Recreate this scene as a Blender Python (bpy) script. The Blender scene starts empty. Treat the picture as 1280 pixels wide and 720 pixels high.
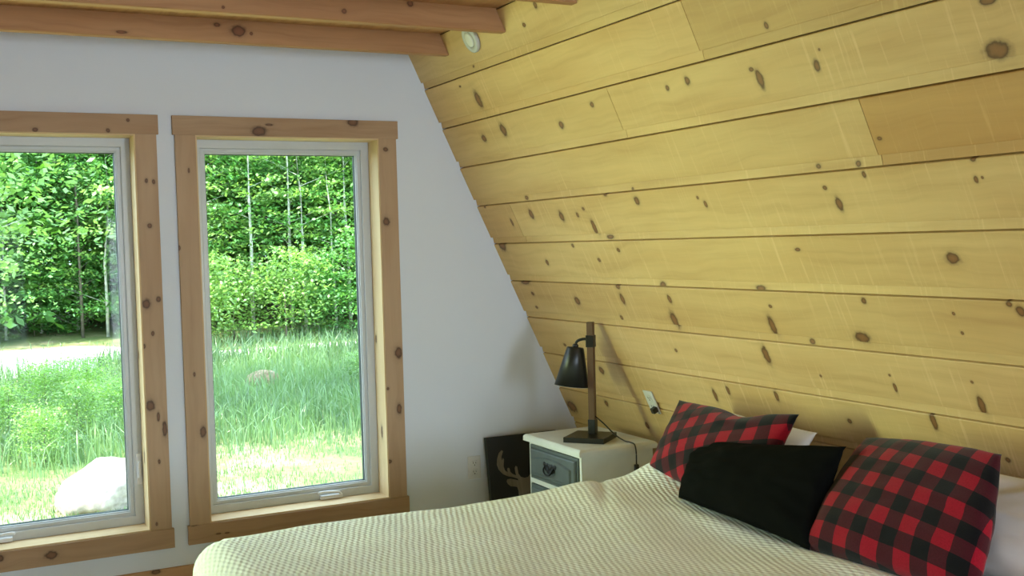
import bpy, bmesh, math, random
import numpy as np
from mathutils import Vector, Matrix, noise as mnoise

S = bpy.context.scene
COL = S.collection
random.seed(7)
PI = math.pi

# ------------------------------------------------------------------ camera
FPX = 1379.5                      # focal length in pixels of the 1280x720 photograph
EYE = 1.5                         # eye height; the gable wall stands 5 m away along +y
WALL = 5.0


def cam_axes(yaw, pitch, roll):
    f = np.array([math.sin(yaw) * math.cos(pitch), math.cos(yaw) * math.cos(pitch), math.sin(pitch)])
    r = np.array([math.cos(yaw), -math.sin(yaw), 0.0])
    u = np.cross(r, f)
    c, s = math.cos(roll), math.sin(roll)
    return c * r + s * u, -s * r + c * u, f


CR, CU, CF = cam_axes(math.radians(26.96), math.radians(-2.339), math.radians(-1.576))
cam = bpy.data.cameras.new('camera')
cam.sensor_width = 36.0
cam.lens = FPX / 1280 * 36
cam.clip_start = 0.05
cam.clip_end = 300
cam_o = bpy.data.objects.new('camera', cam)
COL.objects.link(cam_o)
M = Matrix.Identity(4)
for i in range(3):
    M[i][0], M[i][1], M[i][2] = CR[i], CU[i], -CF[i]
M[2][3] = EYE
cam_o.matrix_world = M
S.camera = cam_o

# ------------------------------------------------------------------ world, sun, lamps, exposure
w = bpy.data.worlds.new('sky')
S.world = w
w.use_nodes = True
bg = w.node_tree.nodes['Background']
bg.inputs['Color'].default_value = (0.60, 0.81, 1.0, 1)
bg.inputs['Strength'].default_value = 5.0

sun = bpy.data.lights.new('sun', 'SUN')
sun.energy = 9.2
sun.angle = math.radians(0.6)
sun.color = (1.0, 0.95, 0.82)
sun_o = bpy.data.objects.new('sun', sun)
COL.objects.link(sun_o)
SUN_DIR = Vector((0.80, 0.16, -1.0)).normalized()       # the way the sunlight travels
sun_o.rotation_euler = SUN_DIR.to_track_quat('-Z', 'Y').to_euler()


def area(name, loc, direction, sx, sy, power, col):
    l = bpy.data.lights.new(name, 'AREA')
    l.shape = 'RECTANGLE'
    l.size, l.size_y = sx, sy
    l.energy = power
    l.color = col
    o = bpy.data.objects.new(name, l)
    COL.objects.link(o)
    o.location = loc
    o.rotation_euler = Vector(direction).to_track_quat('-Z', 'Y').to_euler()
    return o


# inferred window in the gable behind the camera, plus two added fill lamps
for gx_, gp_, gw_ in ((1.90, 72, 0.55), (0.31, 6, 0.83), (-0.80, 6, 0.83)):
    area('gable_daylight_and_fill', (gx_, -2.97, 1.15), (0, 1, 0), gw_, 1.5, gp_, (0.78, 0.88, 1.0))
# added green-tinted fill lamp, set in the unseen third window to brighten the planks
lawn = area('plank_fill', (-0.8015, 5.02, 1.15), (1.5, -1, 0.0), 0.42, 1.6, 21, (0.78, 1.0, 0.50))
lawn.data.spread = math.radians(95)

S.view_settings.view_transform = 'Standard'
S.view_settings.look = 'None'
S.view_settings.gamma = 1.0
S.view_settings.use_curve_mapping = False
S.view_settings.exposure = 0.5

# ------------------------------------------------------------------ pixel helpers (a pixel gives a direction, the surface it lies on the distance)
SA = math.radians(65.0)
SN = np.array([math.sin(SA), 0, math.cos(SA)])          # points out of the room through the sloped wall
ST = np.array([math.cos(SA), 0, -math.sin(SA)])         # runs down the slope
SC = 2.2166                                             # slope plane: (P - eye).SN = SC
EYEV = np.array([0, 0, EYE])


def ray(x, y):
    return CF + CR * (x - 640) / FPX - CU * (y - 360) / FPX


def at_y(x, y, Y):
    d = ray(x, y)
    return d * Y / d[1] + EYEV


def at_z(x, y, Z):
    d = ray(x, y)
    return d * (Z - EYE) / d[2] + EYEV


def at_slope(x, y, off=0.0):
    d = ray(x, y)
    return d * (SC - off) / (d @ SN) + EYEV


def slope_yt(x, y):
    p = at_slope(x, y) - EYEV
    return p[1], p @ ST


def slope_pt(yy, t, depth=0.0):
    """a point of the sloped wall; depth > 0 goes into the wall"""
    p = ST * t + SN * (SC + depth) + EYEV
    return (p[0], yy, p[2])


# ------------------------------------------------------------------ materials
def new_mat(name):
    m = bpy.data.materials.new(name)
    m.use_nodes = True
    nt = m.node_tree
    return m, nt, nt.nodes['Principled BSDF']


def N(nt, kind, **kw):
    n = nt.nodes.new(kind)
    for k, v in kw.items():
        setattr(n, k, v)
    return n


def math_node(nt, op, a, b=None, clamp=False):
    n = nt.nodes.new('ShaderNodeMath')
    n.operation = op
    n.use_clamp = clamp
    for i, v in enumerate((a, b)):
        if v is None:
            continue
        if isinstance(v, (int, float)):
            n.inputs[i].default_value = v
        else:
            nt.links.new(v, n.inputs[i])
    return n.outputs[0]


def ramp(nt, fac, stops, interp='LINEAR'):
    r = nt.nodes.new('ShaderNodeValToRGB')
    r.color_ramp.interpolation = interp
    e = r.color_ramp.elements
    while len(e) > 1:
        e.remove(e[0])
    e[0].position, e[0].color = stops[0][0], tuple(stops[0][1]) + (1,)
    for p, c in stops[1:]:
        x = e.new(p)
        x.color = tuple(c) + (1,)
    nt.links.new(fac, r.inputs[0])
    return r.outputs[0]


def mixc(nt, mode, fac, a, b):
    n = nt.nodes.new('ShaderNodeMix')
    n.data_type = 'RGBA'
    n.blend_type = mode
    for sock, v in ((n.inputs[0], fac), (n.inputs[6], a), (n.inputs[7], b)):
        if isinstance(v, (int, float)):
            sock.default_value = v
        elif isinstance(v, tuple):
            sock.default_value = v if len(v) == 4 else v + (1,)
        else:
            nt.links.new(v, sock)
    return n.outputs[2]


def plain(name, col, rough=0.5, metal=0.0, bump=0.0, bscale=60, var=0.0, spec=0.5):
    m, nt, b = new_mat(name)
    b.inputs['Roughness'].default_value = rough
    b.inputs['Metallic'].default_value = metal
    b.inputs['Specular IOR Level'].default_value = spec
    tc = N(nt, 'ShaderNodeTexCoord')
    no = N(nt, 'ShaderNodeTexNoise')
    no.inputs['Scale'].default_value = bscale
    no.inputs['Detail'].default_value = 4
    nt.links.new(tc.outputs['Object'], no.inputs['Vector'])
    lo = tuple(max(0, c * (1 - var)) for c in col)
    hi = tuple(min(1, c * (1 + var)) for c in col)
    nt.links.new(ramp(nt, no.outputs['Fac'], [(0.3, lo), (0.7, hi)]), b.inputs['Base Color'])
    if bump:
        bp = N(nt, 'ShaderNodeBump')
        bp.inputs['Strength'].default_value = 0.5
        bp.inputs['Distance'].default_value = bump
        nt.links.new(no.outputs['Fac'], bp.inputs['Height'])
        nt.links.new(bp.outputs[0], b.inputs['Normal'])
    return m


def wood(name, base, axis_u, axis_v, knots=(), dark=(0.10, 0.045, 0.02), grain=0.18, saw=0.0, rough=0.55,
         use_tint=False, seed=0.0, fine=1.0):
    """planed timber: grain along axis_u, knots given as (u, v, ru, rv) in metres on the surface"""
    m, nt, b = new_mat(name)
    L = nt.links.new
    tc = N(nt, 'ShaderNodeTexCoord')

    def dot(ax):
        d = N(nt, 'ShaderNodeVectorMath', operation='DOT_PRODUCT')
        L(tc.outputs['Object'], d.inputs[0])
        d.inputs[1].default_value = ax
        return d.outputs['Value']
    au, av = Vector(axis_u), Vector(axis_v)
    u, v, wv = dot(au), dot(av), dot(au.cross(av))
    comb = N(nt, 'ShaderNodeCombineXYZ')
    L(u, comb.inputs[0]); L(v, comb.inputs[1]); L(wv, comb.inputs[2])
    P = comb.outputs[0]
    # gentle waviness
    wn = N(nt, 'ShaderNodeTexNoise')
    wn.inputs['Scale'].default_value = 3.0
    wn.inputs['Detail'].default_value = 2
    L(P, wn.inputs['Vector'])
    disp = math_node(nt, 'MULTIPLY', math_node(nt, 'SUBTRACT', wn.outputs['Fac'], 0.5), 0.09)
    cu = N(nt, 'ShaderNodeCombineXYZ')
    L(math_node(nt, 'MULTIPLY', u, 1.6), cu.inputs[0])
    L(math_node(nt, 'MULTIPLY', math_node(nt, 'ADD', v, disp), 34 * fine), cu.inputs[1])
    L(math_node(nt, 'ADD', math_node(nt, 'MULTIPLY', wv, 34 * fine), seed), cu.inputs[2])
    g = N(nt, 'ShaderNodeTexNoise')
    g.inputs['Scale'].default_value = 1.0
    g.inputs['Detail'].default_value = 5
    g.inputs['Roughness'].default_value = 0.6
    L(cu.outputs[0], g.inputs['Vector'])
    lo = tuple(c * (1 - grain * k) for c, k in zip(base, (1.0, 1.35, 1.6)))
    hi = tuple(min(1, c * (1 + grain * 0.7)) for c in base)
    col = ramp(nt, g.outputs['Fac'], [(0.28, lo), (0.5, base), (0.74, hi)])
    # broad blotches
    bl = N(nt, 'ShaderNodeTexNoise')
    bl.inputs['Scale'].default_value = 2.2
    bl.inputs['Detail'].default_value = 3
    mp = N(nt, 'ShaderNodeMapping')
    mp.inputs['Scale'].default_value = (0.7, 3.0, 3.0)
    mp.inputs['Location'].default_value = (seed, seed * 0.37, 0)
    L(P, mp.inputs[0]); L(mp.outputs[0], bl.inputs['Vector'])
    col = mixc(nt, 'MULTIPLY', 0.8, col, ramp(nt, bl.outputs['Fac'], [(0.3, (0.86, 0.78, 0.70)), (0.6, (1.0, 1.0, 1.0))]))
    height = g.outputs['Fac']
    if saw:
        sm = N(nt, 'ShaderNodeMapping')
        sm.inputs['Scale'].default_value = (95, 4.0, 4.0)
        sm.inputs['Rotation'].default_value = (0, 0, 0.10)
        L(P, sm.inputs[0])
        sn = N(nt, 'ShaderNodeTexNoise')
        sn.inputs['Scale'].default_value = 1.0
        sn.inputs['Detail'].default_value = 3
        L(sm.outputs[0], sn.inputs['Vector'])
        msk = N(nt, 'ShaderNodeTexNoise')
        msk.inputs['Scale'].default_value = 1.8
        L(P, msk.inputs['Vector'])
        sf = ramp(nt, sn.outputs['Fac'], [(0.58, (0, 0, 0)), (0.72, (1, 1, 1))])
        mf = ramp(nt, msk.outputs['Fac'], [(0.34, (0, 0, 0)), (0.55, (1, 1, 1))])
        fac = math_node(nt, 'MULTIPLY', math_node(nt, 'MULTIPLY', sf, mf), saw)
        col = mixc(nt, 'MIX', fac, col, tuple(min(1, c * k) for c, k in zip(base, (1.2, 1.25, 1.45))))
        height = math_node(nt, 'ADD', height, math_node(nt, 'MULTIPLY', sn.outputs['Fac'], 1.2))
    if use_tint:
        oi = N(nt, 'ShaderNodeObjectInfo')
        col = mixc(nt, 'MULTIPLY', 1.0, col, oi.outputs['Color'])
    if knots:
        kn = N(nt, 'ShaderNodeTexNoise')
        kn.inputs['Scale'].default_value = 55
        L(P, kn.inputs['Vector'])
        c2 = N(nt, 'ShaderNodeCombineXYZ')
        L(u, c2.inputs[0]); L(v, c2.inputs[1])
        dmin = None
        for (ku, kv, ru, rv) in knots:
            s1 = N(nt, 'ShaderNodeVectorMath', operation='SUBTRACT')
            L(c2.outputs[0], s1.inputs[0]); s1.inputs[1].default_value = (ku, kv, 0)
            s2 = N(nt, 'ShaderNodeVectorMath', operation='MULTIPLY')
            L(s1.outputs[0], s2.inputs[0]); s2.inputs[1].default_value = (1 / ru, 1 / rv, 0)
            s3 = N(nt, 'ShaderNodeVectorMath', operation='LENGTH')
            L(s2.outputs[0], s3.inputs[0])
            dmin = s3.outputs['Value'] if dmin is None else math_node(nt, 'MINIMUM', dmin, s3.outputs['Value'])
        dmin = math_node(nt, 'ADD', dmin, math_node(nt, 'MULTIPLY', math_node(nt, 'SUBTRACT', kn.outputs['Fac'], 0.5), 0.7))
        d3 = math_node(nt, 'DIVIDE', dmin, 3.0)
        kcol = ramp(nt, d3, [(0.0, tuple(c * 1.9 for c in dark)), (0.17, tuple(c * 1.5 for c in dark)), (0.27, tuple(c * 0.6 for c in dark))])
        kfac = ramp(nt, d3, [(0.27, (0.92,) * 3), (0.35, (0.38,) * 3), (0.47, (0.10,) * 3), (0.8, (0, 0, 0))])
        col = mixc(nt, 'MIX', kfac, col, kcol)
    L(col, b.inputs['Base Color'])
    b.inputs['Roughness'].default_value = rough
    b.inputs['Specular IOR Level'].default_value = 0.35
    bp = N(nt, 'ShaderNodeBump')
    bp.inputs['Strength'].default_value = 0.35
    bp.inputs['Distance'].default_value = 0.0012
    L(height, bp.inputs['Height'])
    L(bp.outputs[0], b.inputs['Normal'])
    return m


# ------------------------------------------------------------------ mesh helpers
def link(o, parent=None):
    COL.objects.link(o)
    if parent is not None:
        o.parent = parent
    return o


def from_faces(name, verts, faces, mat, parent=None, smooth=False):
    me = bpy.data.meshes.new(name)
    me.from_pydata([tuple(v) for v in verts], [], faces)
    me.update()
    bm = bmesh.new()
    bm.from_mesh(me)
    bmesh.ops.recalc_face_normals(bm, faces=bm.faces)
    bm.to_mesh(me)
    bm.free()
    if smooth:
        me.polygons.foreach_set('use_smooth', [True] * len(me.polygons))
    if mat:
        me.materials.append(mat)
    return link(bpy.data.objects.new(name, me), parent)


def from_bm(name, bm, mat, parent=None, smooth=False):
    me = bpy.data.meshes.new(name)
    bm.to_mesh(me)
    bm.free()
    if smooth:
        me.polygons.foreach_set('use_smooth', [True] * len(me.polygons))
    if mat:
        me.materials.append(mat)
    return link(bpy.data.objects.new(name, me), parent)


def add_box(bm, a, b, bevel=0.0, seg=2):
    x0, y0, z0 = a
    x1, y1, z1 = b
    g = bmesh.ops.create_cube(bm, size=1.0)
    vs = g['verts']
    for v in vs:
        v.co = Vector(((x0 + x1) / 2 + v.co.x * (x1 - x0), (y0 + y1) / 2 + v.co.y * (y1 - y0), (z0 + z1) / 2 + v.co.z * (z1 - z0)))
    if bevel:
        es = list({e for v in vs for e in v.link_edges})
        bmesh.ops.bevel(bm, geom=es, offset=bevel, segments=seg, profile=0.7, affect='EDGES')


def box(name, a, b, mat, parent=None, bevel=0.0, seg=2):
    bm = bmesh.new()
    add_box(bm, a, b, bevel, seg)
    return from_bm(name, bm, mat, parent)


def add_prism(verts, faces, poly, y0, y1):
    """polygon of (x, z) extruded along y"""
    k = len(verts)
    n = len(poly)
    verts += [(x, y0, z) for x, z in poly] + [(x, y1, z) for x, z in poly]
    faces.append(list(range(k, k + n)))
    faces.append(list(range(k + 2 * n - 1, k + n - 1, -1)))
    for i in range(n):
        j = (i + 1) % n
        faces.append([k + i, k + j, k + n + j, k + n + i])


def tube(name, pts, r, mat, parent=None, n=10, smooth=True, radii=None):
    pts = [Vector(p) for p in pts]
    verts, faces = [], []
    up = Vector((0, 0, 1))
    for i, p in enumerate(pts):
        d = (pts[min(i + 1, len(pts) - 1)] - pts[max(i - 1, 0)]).normalized()
        a = d.cross(up)
        if a.length < 0.05:
            a = d.cross(Vector((1, 0, 0)))
        a.normalize()
        b2 = d.cross(a).normalized()
        rr = radii[i] if radii else r
        for k in range(n):
            t = 2 * PI * k / n
            verts.append(p + a * math.cos(t) * rr + b2 * math.sin(t) * rr)
    for i in range(len(pts) - 1):
        for k in range(n):
            faces.append([i * n + k, i * n + (k + 1) % n, (i + 1) * n + (k + 1) % n, (i + 1) * n + k])
    faces.append(list(range(n)))
    faces.append(list(range((len(pts) - 1) * n, len(pts) * n)))
    return from_faces(name, verts, faces, mat, parent, smooth)


def catmull(pts, per=8):
    P = [Vector(p) for p in pts]
    P = [P[0] * 2 - P[1]] + P + [P[-1] * 2 - P[-2]]
    out = []
    for i in range(1, len(P) - 2):
        for k in range(per):
            t = k / per
            a, b2, c, d = P[i - 1:i + 3]
            out.append(0.5 * ((2 * b2) + (c - a) * t + (2 * a - 5 * b2 + 4 * c - d) * t * t + (3 * b2 - a - 3 * c + d) * t ** 3))
    out.append(P[-2])
    return out


def tag(o, label, cat, group=None, kind=None):
    o['label'] = label
    o['category'] = cat
    if group:
        o['group'] = group
    if kind:
        o['kind'] = kind
    return o


def structure(o, label=None, cat=None):
    o['kind'] = 'structure'
    if label:
        o['label'] = label
    if cat:
        o['category'] = cat
    return o


def empty(name, loc=(0, 0, 0), rz=0.0):
    o = bpy.data.objects.new(name, None)
    o.location = loc
    o.rotation_euler = (0, 0, rz)
    o.empty_display_size = 0.1
    COL.objects.link(o)
    return o


X, Y, Z = (1, 0, 0), (0, 1, 0), (0, 0, 1)

# ------------------------------------------------------------------ shell of the A-frame
FLOOR_X = 3.1452                   # where the slope meets the floor
TAN = math.tan(SA)
MID = 0.31                         # ridge line, middle of the three windows
FRONT = -3.0
CEIL = 2.446


def slope_x(z):
    return FLOOR_X - z / TAN


RIDGE = (FLOOR_X - MID) * TAN
white_wall = plain('white_painted_drywall', (0.735, 0.785, 0.845), 0.9, bump=0.0006, bscale=260, var=0.01, spec=0.2)
floor_mat = wood('honey_floor_boards', (0.33, 0.24, 0.15), X, Y, rough=0.4, grain=0.22)
slab_mat = plain('dark_roof_boards', (0.16, 0.09, 0.045), 0.8, var=0.15)
ceil_mat = wood('loft_floor_underside', (0.46, 0.25, 0.115), Y, X, rough=0.7)

v, f = [], []
add_prism(v, f, [(2 * MID - FLOOR_X - 0.2, -0.12), (FLOOR_X + 0.2, -0.12), (FLOOR_X + 0.2, 0.0), (2 * MID - FLOOR_X - 0.2, 0.0)], FRONT - 0.15, WALL + 0.2)
structure(from_faces('floor', v, f, floor_mat), 'honey brown wooden floor under the bed', 'floor')

# opening sizes of the windows: x0, x1, z0, z1
OZ0, OZ1 = 0.286, 2.013
OPEN = [(0.735 - 0.855, 0.735), (0.989, 1.844), (-1.229, -0.374)]


def gable(name, y0, y1, openings, mat, label):
    v, f = [], []
    xs = sorted({x for o in openings for x in o[:2]})
    zs0, zs1 = OZ0, OZ1

    def lx(z):
        return 2 * MID - slope_x(z) - 0.045

    def rx(z):
        return slope_x(z) + 0.045
    # below and above the openings
    add_prism(v, f, [(lx(0), 0), (rx(0), 0), (rx(zs0), zs0), (lx(zs0), zs0)], y0, y1)
    add_prism(v, f, [(lx(zs1), zs1), (rx(zs1), zs1), (rx(CEIL), CEIL), (lx(CEIL), CEIL)], y0, y1)
    add_prism(v, f, [(lx(CEIL), CEIL), (rx(CEIL), CEIL), (MID, RIDGE)], y0, y1)
    # between
    edges = [None] + xs + [None]
    for k in range(0, len(edges), 2):
        a, b2 = edges[k], edges[k + 1]
        al, ah = (lx(zs0), lx(zs1)) if a is None else (a, a)
        bl, bh = (rx(zs0), rx(zs1)) if b2 is None else (b2, b2)
        add_prism(v, f, [(al, zs0), (bl, zs0), (bh, zs1), (ah, zs1)], y0, y1)
    return structure(from_faces(name, v, f, mat), label, 'wall')


gable('wall_back', WALL, WALL + 0.19, OPEN, white_wall, 'white painted gable wall around the tall windows')
gable('wall_front', FRONT - 0.15, FRONT, [(1.60, 2.19), (-0.115, 0.735), (-1.225, -0.375)], white_wall, 'white painted gable wall opposite the tall windows')


def slab(name, sgn, mat, label):
    """the outer boarding of one roof plane, behind the planks"""
    v, f = [], []
    inn = 0.024

    def px(z, d):
        x = slope_x(z) + d / math.sin(SA)
        return x if sgn > 0 else 2 * MID - x
    top = RIDGE + 0.05
    poly = [(px(-0.12, inn), -0.12), (px(-0.12, inn + 0.14), -0.12), (px(top, inn + 0.14), top), (px(top, inn), top)]
    add_prism(v, f, poly, FRONT - 0.15, WALL + 0.30)
    return structure(from_faces(name, v, f, mat), label, 'wall')


wall_right = slab('wall_right', 1, slab_mat, 'sloped A-frame wall of knotty pine channel planks behind the bed')
left_mat = wood('plain_pine_slope', (0.60, 0.42, 0.21), Y, (math.cos(SA), 0, math.sin(SA)), rough=0.6)
slab('wall_left', -1, left_mat, 'sloped pine wall facing the bed')

# --- planks of the right slope, course by course
PITCH = 0.2088
TW = float(EYEV @ ST)                                # slope coordinate counted from the world origin instead of the eye
T0 = 0.2015                                          # first seam seen in the photograph
KNOT_PX = [  # x, y, half width, half height in photo pixels
    (669, 6.5, 3, 6), (655, 31, 3, 3.5), (598, 124.5, 4.5, 14), (590, 84, 1.6, 2), (605, 173, 3.6, 6), (629, 162, 4.5, 10), (575, 108, 1.6, 1.6),
    (701.5, 156, 4, 6), (740, 131, 3, 4.5), (834, 110, 3, 4.5), (859, 101, 4.5, 6.5), (796, 251, 4, 6), (790, 237, 2, 2.4), (872, 247, 2, 2.5),
    (950, 99, 6, 15), (939, 87, 4, 3.5), (1021, 82, 5.5, 9.5), (1024, 62, 2, 2), (958, 32, 3.5, 6), (1247, 63, 24, 15), (1235, 0, 15, 8),
    (1099.5, 173, 4, 3), (1071, 206, 4.5, 5), (1080, 218, 3.5, 5), (1021, 209, 4, 3.5), (1031, 235, 3.5, 3.5), (1049, 255, 5.5, 11),
    (1216, 199, 5, 4), (1220, 224, 3.5, 5), (1228, 222, 2.5, 2.5), (997, 312, 4.5, 2.6), (1191, 323, 12, 8.5), (950, 361, 8, 4), (963, 383, 3, 2.5),
    (965.6, 407, 5, 13), (958, 444, 5, 13), (1079.6, 376, 4, 4.5), (1078, 422, 12, 8), (1261, 380, 5, 4.5), (1276, 389, 7, 8),
    (1203, 416.5, 2.6, 2.6), (1192, 392, 2.4, 2.4), (1014, 428, 4, 4), (1112, 469, 2, 2), (1119, 484.6, 2.8, 6), (1215, 477.6, 2.4, 2.2),
    (1227, 506, 6, 13), (1026, 470, 2, 2), (1167, 526.6, 5, 12), (1062, 526.6, 3.5, 3.5), (970.6, 495, 3, 7), (894, 494, 2.6, 8), (1260, 575, 4.5, 3.6),
    (657, 248, 3, 3), (664, 267.5, 3.2, 7), (702, 270.5, 3.6, 8), (722, 268.6, 2, 4), (729, 261, 2, 2.4), (756, 243, 3, 3), (606, 259, 1.6, 1.6),
    (743, 284, 3, 11), (761.6, 297, 6, 3), (627.5, 306.5, 6, 8), (684, 328, 2.2, 4), (749, 325, 2.2, 3), (773, 312.5, 2.6, 3), (716, 307, 2, 3),
    (882, 255, 2.6, 5), (656, 352, 7, 4), (721.6, 376, 4, 6), (772, 358, 3.6, 4), (778, 373.6, 3, 8), (666, 367, 2, 2.6), (671, 384, 2, 2),
    (828, 357, 5, 5), (837, 374, 3, 6), (843, 400, 5, 12), (777, 397, 2, 3.4), (752, 463, 3.5, 5), (714.9, 508, 6.5, 7.5), (758, 504, 2.5, 4),
    (809, 532, 2.5, 4.5), (735, 419, 2, 2), (706, 431, 2, 2), (845, 438, 2, 2.4), (910, 488, 2.4, 6), (640, 278, 1.6, 6),
]
course_knots = {}
for (px_, py_, hw, hh) in KNOT_PX:
    y0, t0 = slope_yt(px_, py_)
    ya, _ = slope_yt(px_ + hw, py_)
    _, tb = slope_yt(px_, py_ + hh)
    k = math.floor((t0 - T0) / PITCH)
    course_knots.setdefault(k, []).append((y0, t0 + TW, max(0.004, abs(ya - y0) * 0.75), max(0.004, abs(tb - t0) * 0.85)))
rk = random.Random(11)
PINE = (0.66, 0.46, 0.215)
JOINT = {0: [slope_yt(858, 20)[0]], 1: [slope_yt(766, 130)[0]], 2: [slope_yt(1086, 160)[0]], 3: [slope_yt(650, 285)[0], 0.6],
         4: [1.3], 5: [0.9], 6: [1.5], 7: [0.4], 8: [1.1], 9: [3.4]}
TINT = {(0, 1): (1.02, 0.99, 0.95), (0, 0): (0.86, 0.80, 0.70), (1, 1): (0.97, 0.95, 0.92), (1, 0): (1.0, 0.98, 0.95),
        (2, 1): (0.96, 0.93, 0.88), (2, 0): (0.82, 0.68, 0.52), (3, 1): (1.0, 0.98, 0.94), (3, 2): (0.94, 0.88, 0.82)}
for k in range(-2, 11):
    ta = T0 + k * PITCH
    tb = ta + PITCH
    tmax = 1.5 / math.sin(SA) + (SC * math.cos(SA)) / math.sin(SA)         # floor line
    if ta > tmax:
        continue
    tb = min(tb, tmax - 0.004)
    for q in range(3):   # knots behind the camera and beside the frame
        if k not in course_knots:
            course_knots[k] = []
        course_knots[k].append((rk.uniform(-2.5, 1.4), TW + ta + rk.uniform(0.03, 0.15), rk.uniform(0.008, 0.02), rk.uniform(0.008, 0.018)))
    mat = wood('pine_plank_course', PINE, Y, tuple(ST), course_knots[k], saw=0.55, use_tint=True, seed=k * 3.7, dark=(0.13, 0.052, 0.018), grain=0.10)
    cuts = [FRONT] + sorted(JOINT.get(k, [rk.uniform(0, 2)])) + [WALL]
    for q in range(len(cuts) - 1):
        ya, yb = cuts[q] + (0.0012 if q else 0), cuts[q + 1] - (0.0012 if q < len(cuts) - 2 else 0)
        prof = [(ta + 0.003, 0.0018), (ta + 0.0055, 0.0), (tb - 0.037, 0.0), (tb - 0.0355, 0.0005), (tb - 0.0345, 0.0105), (tb - 0.0025, 0.0040), (tb - 0.0015, 0.016), (tb, 0.016), (tb, 0.022), (ta + 0.003, 0.022)]
        verts = [slope_pt(ya, t, d) for t, d in prof] + [slope_pt(yb, t, d) for t, d in prof]
        n = len(prof)
        faces = [list(range(n)), list(range(2 * n - 1, n - 1, -1))] + [[i, (i + 1) % n, n + (i + 1) % n, n + i] for i in range(n)]
        o = from_faces('plank', verts, faces, mat, wall_right)
        s = rk.uniform(0.94, 1.03)
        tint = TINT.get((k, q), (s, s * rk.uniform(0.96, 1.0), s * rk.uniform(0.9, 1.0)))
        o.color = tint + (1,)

# --- ceiling and joists
v, f = [], []
zc0, zc1 = CEIL, CEIL + 0.03
add_prism(v, f, [(2 * MID - slope_x(zc0), zc0), (slope_x(zc0), zc0), (slope_x(zc1), zc1), (2 * MID - slope_x(zc1), zc1)], FRONT, WALL)
ceiling = structure(from_faces('ceiling', v, f, ceil_mat), 'brown loft boards above the joists', 'ceiling')
BEAM_Z = 2.353
FIR = (0.45, 0.245, 0.115)


def knots_on_y(lst, yy):
    out = []
    for (a, b2, hw, hh) in lst:
        p = at_y(a, b2, yy)
        q = at_y(a + hw, b2, yy)
        r = at_y(a, b2 + hh, yy)
        out.append((p[0], p[2], max(0.003, abs(q[0] - p[0])), max(0.003, abs(r[2] - p[2]))))
    return out


beam_knots = {4.587: knots_on_y([(298, 39, 9, 7), (271, 31, 4, 2.6), (152, 40, 7, 2), (314, 42, 2, 2)], 4.587),
              4.016: knots_on_y([(513, 4, 4, 4), (279, 9, 2, 2), (430, 14, 3, 3)], 4.016)}
for yb in (4.587, 4.016, 3.445, 2.874, 2.303, 1.732, 1.161, 0.59, 0.02, -0.55, -1.12, -1.69, -2.26):
    kn = beam_knots.get(yb) or [(rk.uniform(-2, 2), rk.uniform(2.37, 2.43), 0.02, 0.015) for _ in range(3)]
    bmat = wood('fir_joist', FIR, X, Z, kn, dark=(0.12, 0.045, 0.02), grain=0.16, seed=yb * 5, rough=0.6)
    v, f = [], []
    xr0, xr1 = slope_x(BEAM_Z) - 0.001, slope_x(CEIL) - 0.001
    c = 0.004
    # a joist with eased lower edges
    prof = [(yb, CEIL), (yb, BEAM_Z + c), (yb + c, BEAM_Z), (yb + 0.045 - c, BEAM_Z), (yb + 0.045, BEAM_Z + c), (yb + 0.045, CEIL)]
    n = len(prof)
    for side in (0, 1):
        for (yy, zz) in prof:
            xx = slope_x(zz) - 0.001
            v.append((xx if side else 2 * MID - xx, yy, zz))
    f = [list(range(n)), list(range(2 * n - 1, n - 1, -1))] + [[i, (i + 1) % n, n + (i + 1) % n, n + i] for i in range(n)]
    from_faces('joist', v, f, bmat, ceiling)

# --- baseboard along the gable wall
base_mat = wood('pine_baseboard', (0.52, 0.30, 0.14), X, Z, knots_on_y([(195, 715, 6, 3)], 4.98) + [(0.2, 0.06, 0.012, 0.01), (1.7, 0.07, 0.01, 0.01)], grain=0.15)
box('baseboard_back', (2 * MID - slope_x(0.11) + 0.03, WALL - 0.018, 0), (slope_x(0.11) - 0.03, WALL, 0.11), base_mat, None, 0.003)
structure(bpy.data.objects['baseboard_back'], 'knotty pine baseboard along the white gable wall', 'baseboard')

# ------------------------------------------------------------------ windows
vinyl = plain('white_vinyl', (0.54, 0.56, 0.56), 0.35, var=0.01)
handle_white = plain('white_hardware', (0.74, 0.74, 0.74), 0.25, var=0.01)
seal = plain('black_glazing_seal', (0.02, 0.03, 0.03), 0.6)
gm, gnt, gb = new_mat('window_glass')
gnt.nodes.remove(gb)
tr = N(gnt, 'ShaderNodeBsdfTransparent'); tr.inputs[0].default_value = (0.97, 0.99, 0.98, 1)
gl = N(gnt, 'ShaderNodeBsdfGlossy'); gl.inputs['Roughness'].default_value = 0.0
fr = N(gnt, 'ShaderNodeFresnel'); fr.inputs['IOR'].default_value = 1.45
mx = N(gnt, 'ShaderNodeMixShader')
gnt.links.new(math_node(gnt, 'MULTIPLY', fr.outputs[0], 0.11), mx.inputs[0]); gnt.links.new(tr.outputs[0], mx.inputs[1]); gnt.links.new(gl.outputs[0], mx.inputs[2])
gnt.links.new(mx.outputs[0], gnt.nodes['Material Output'].inputs['Surface'])

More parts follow.
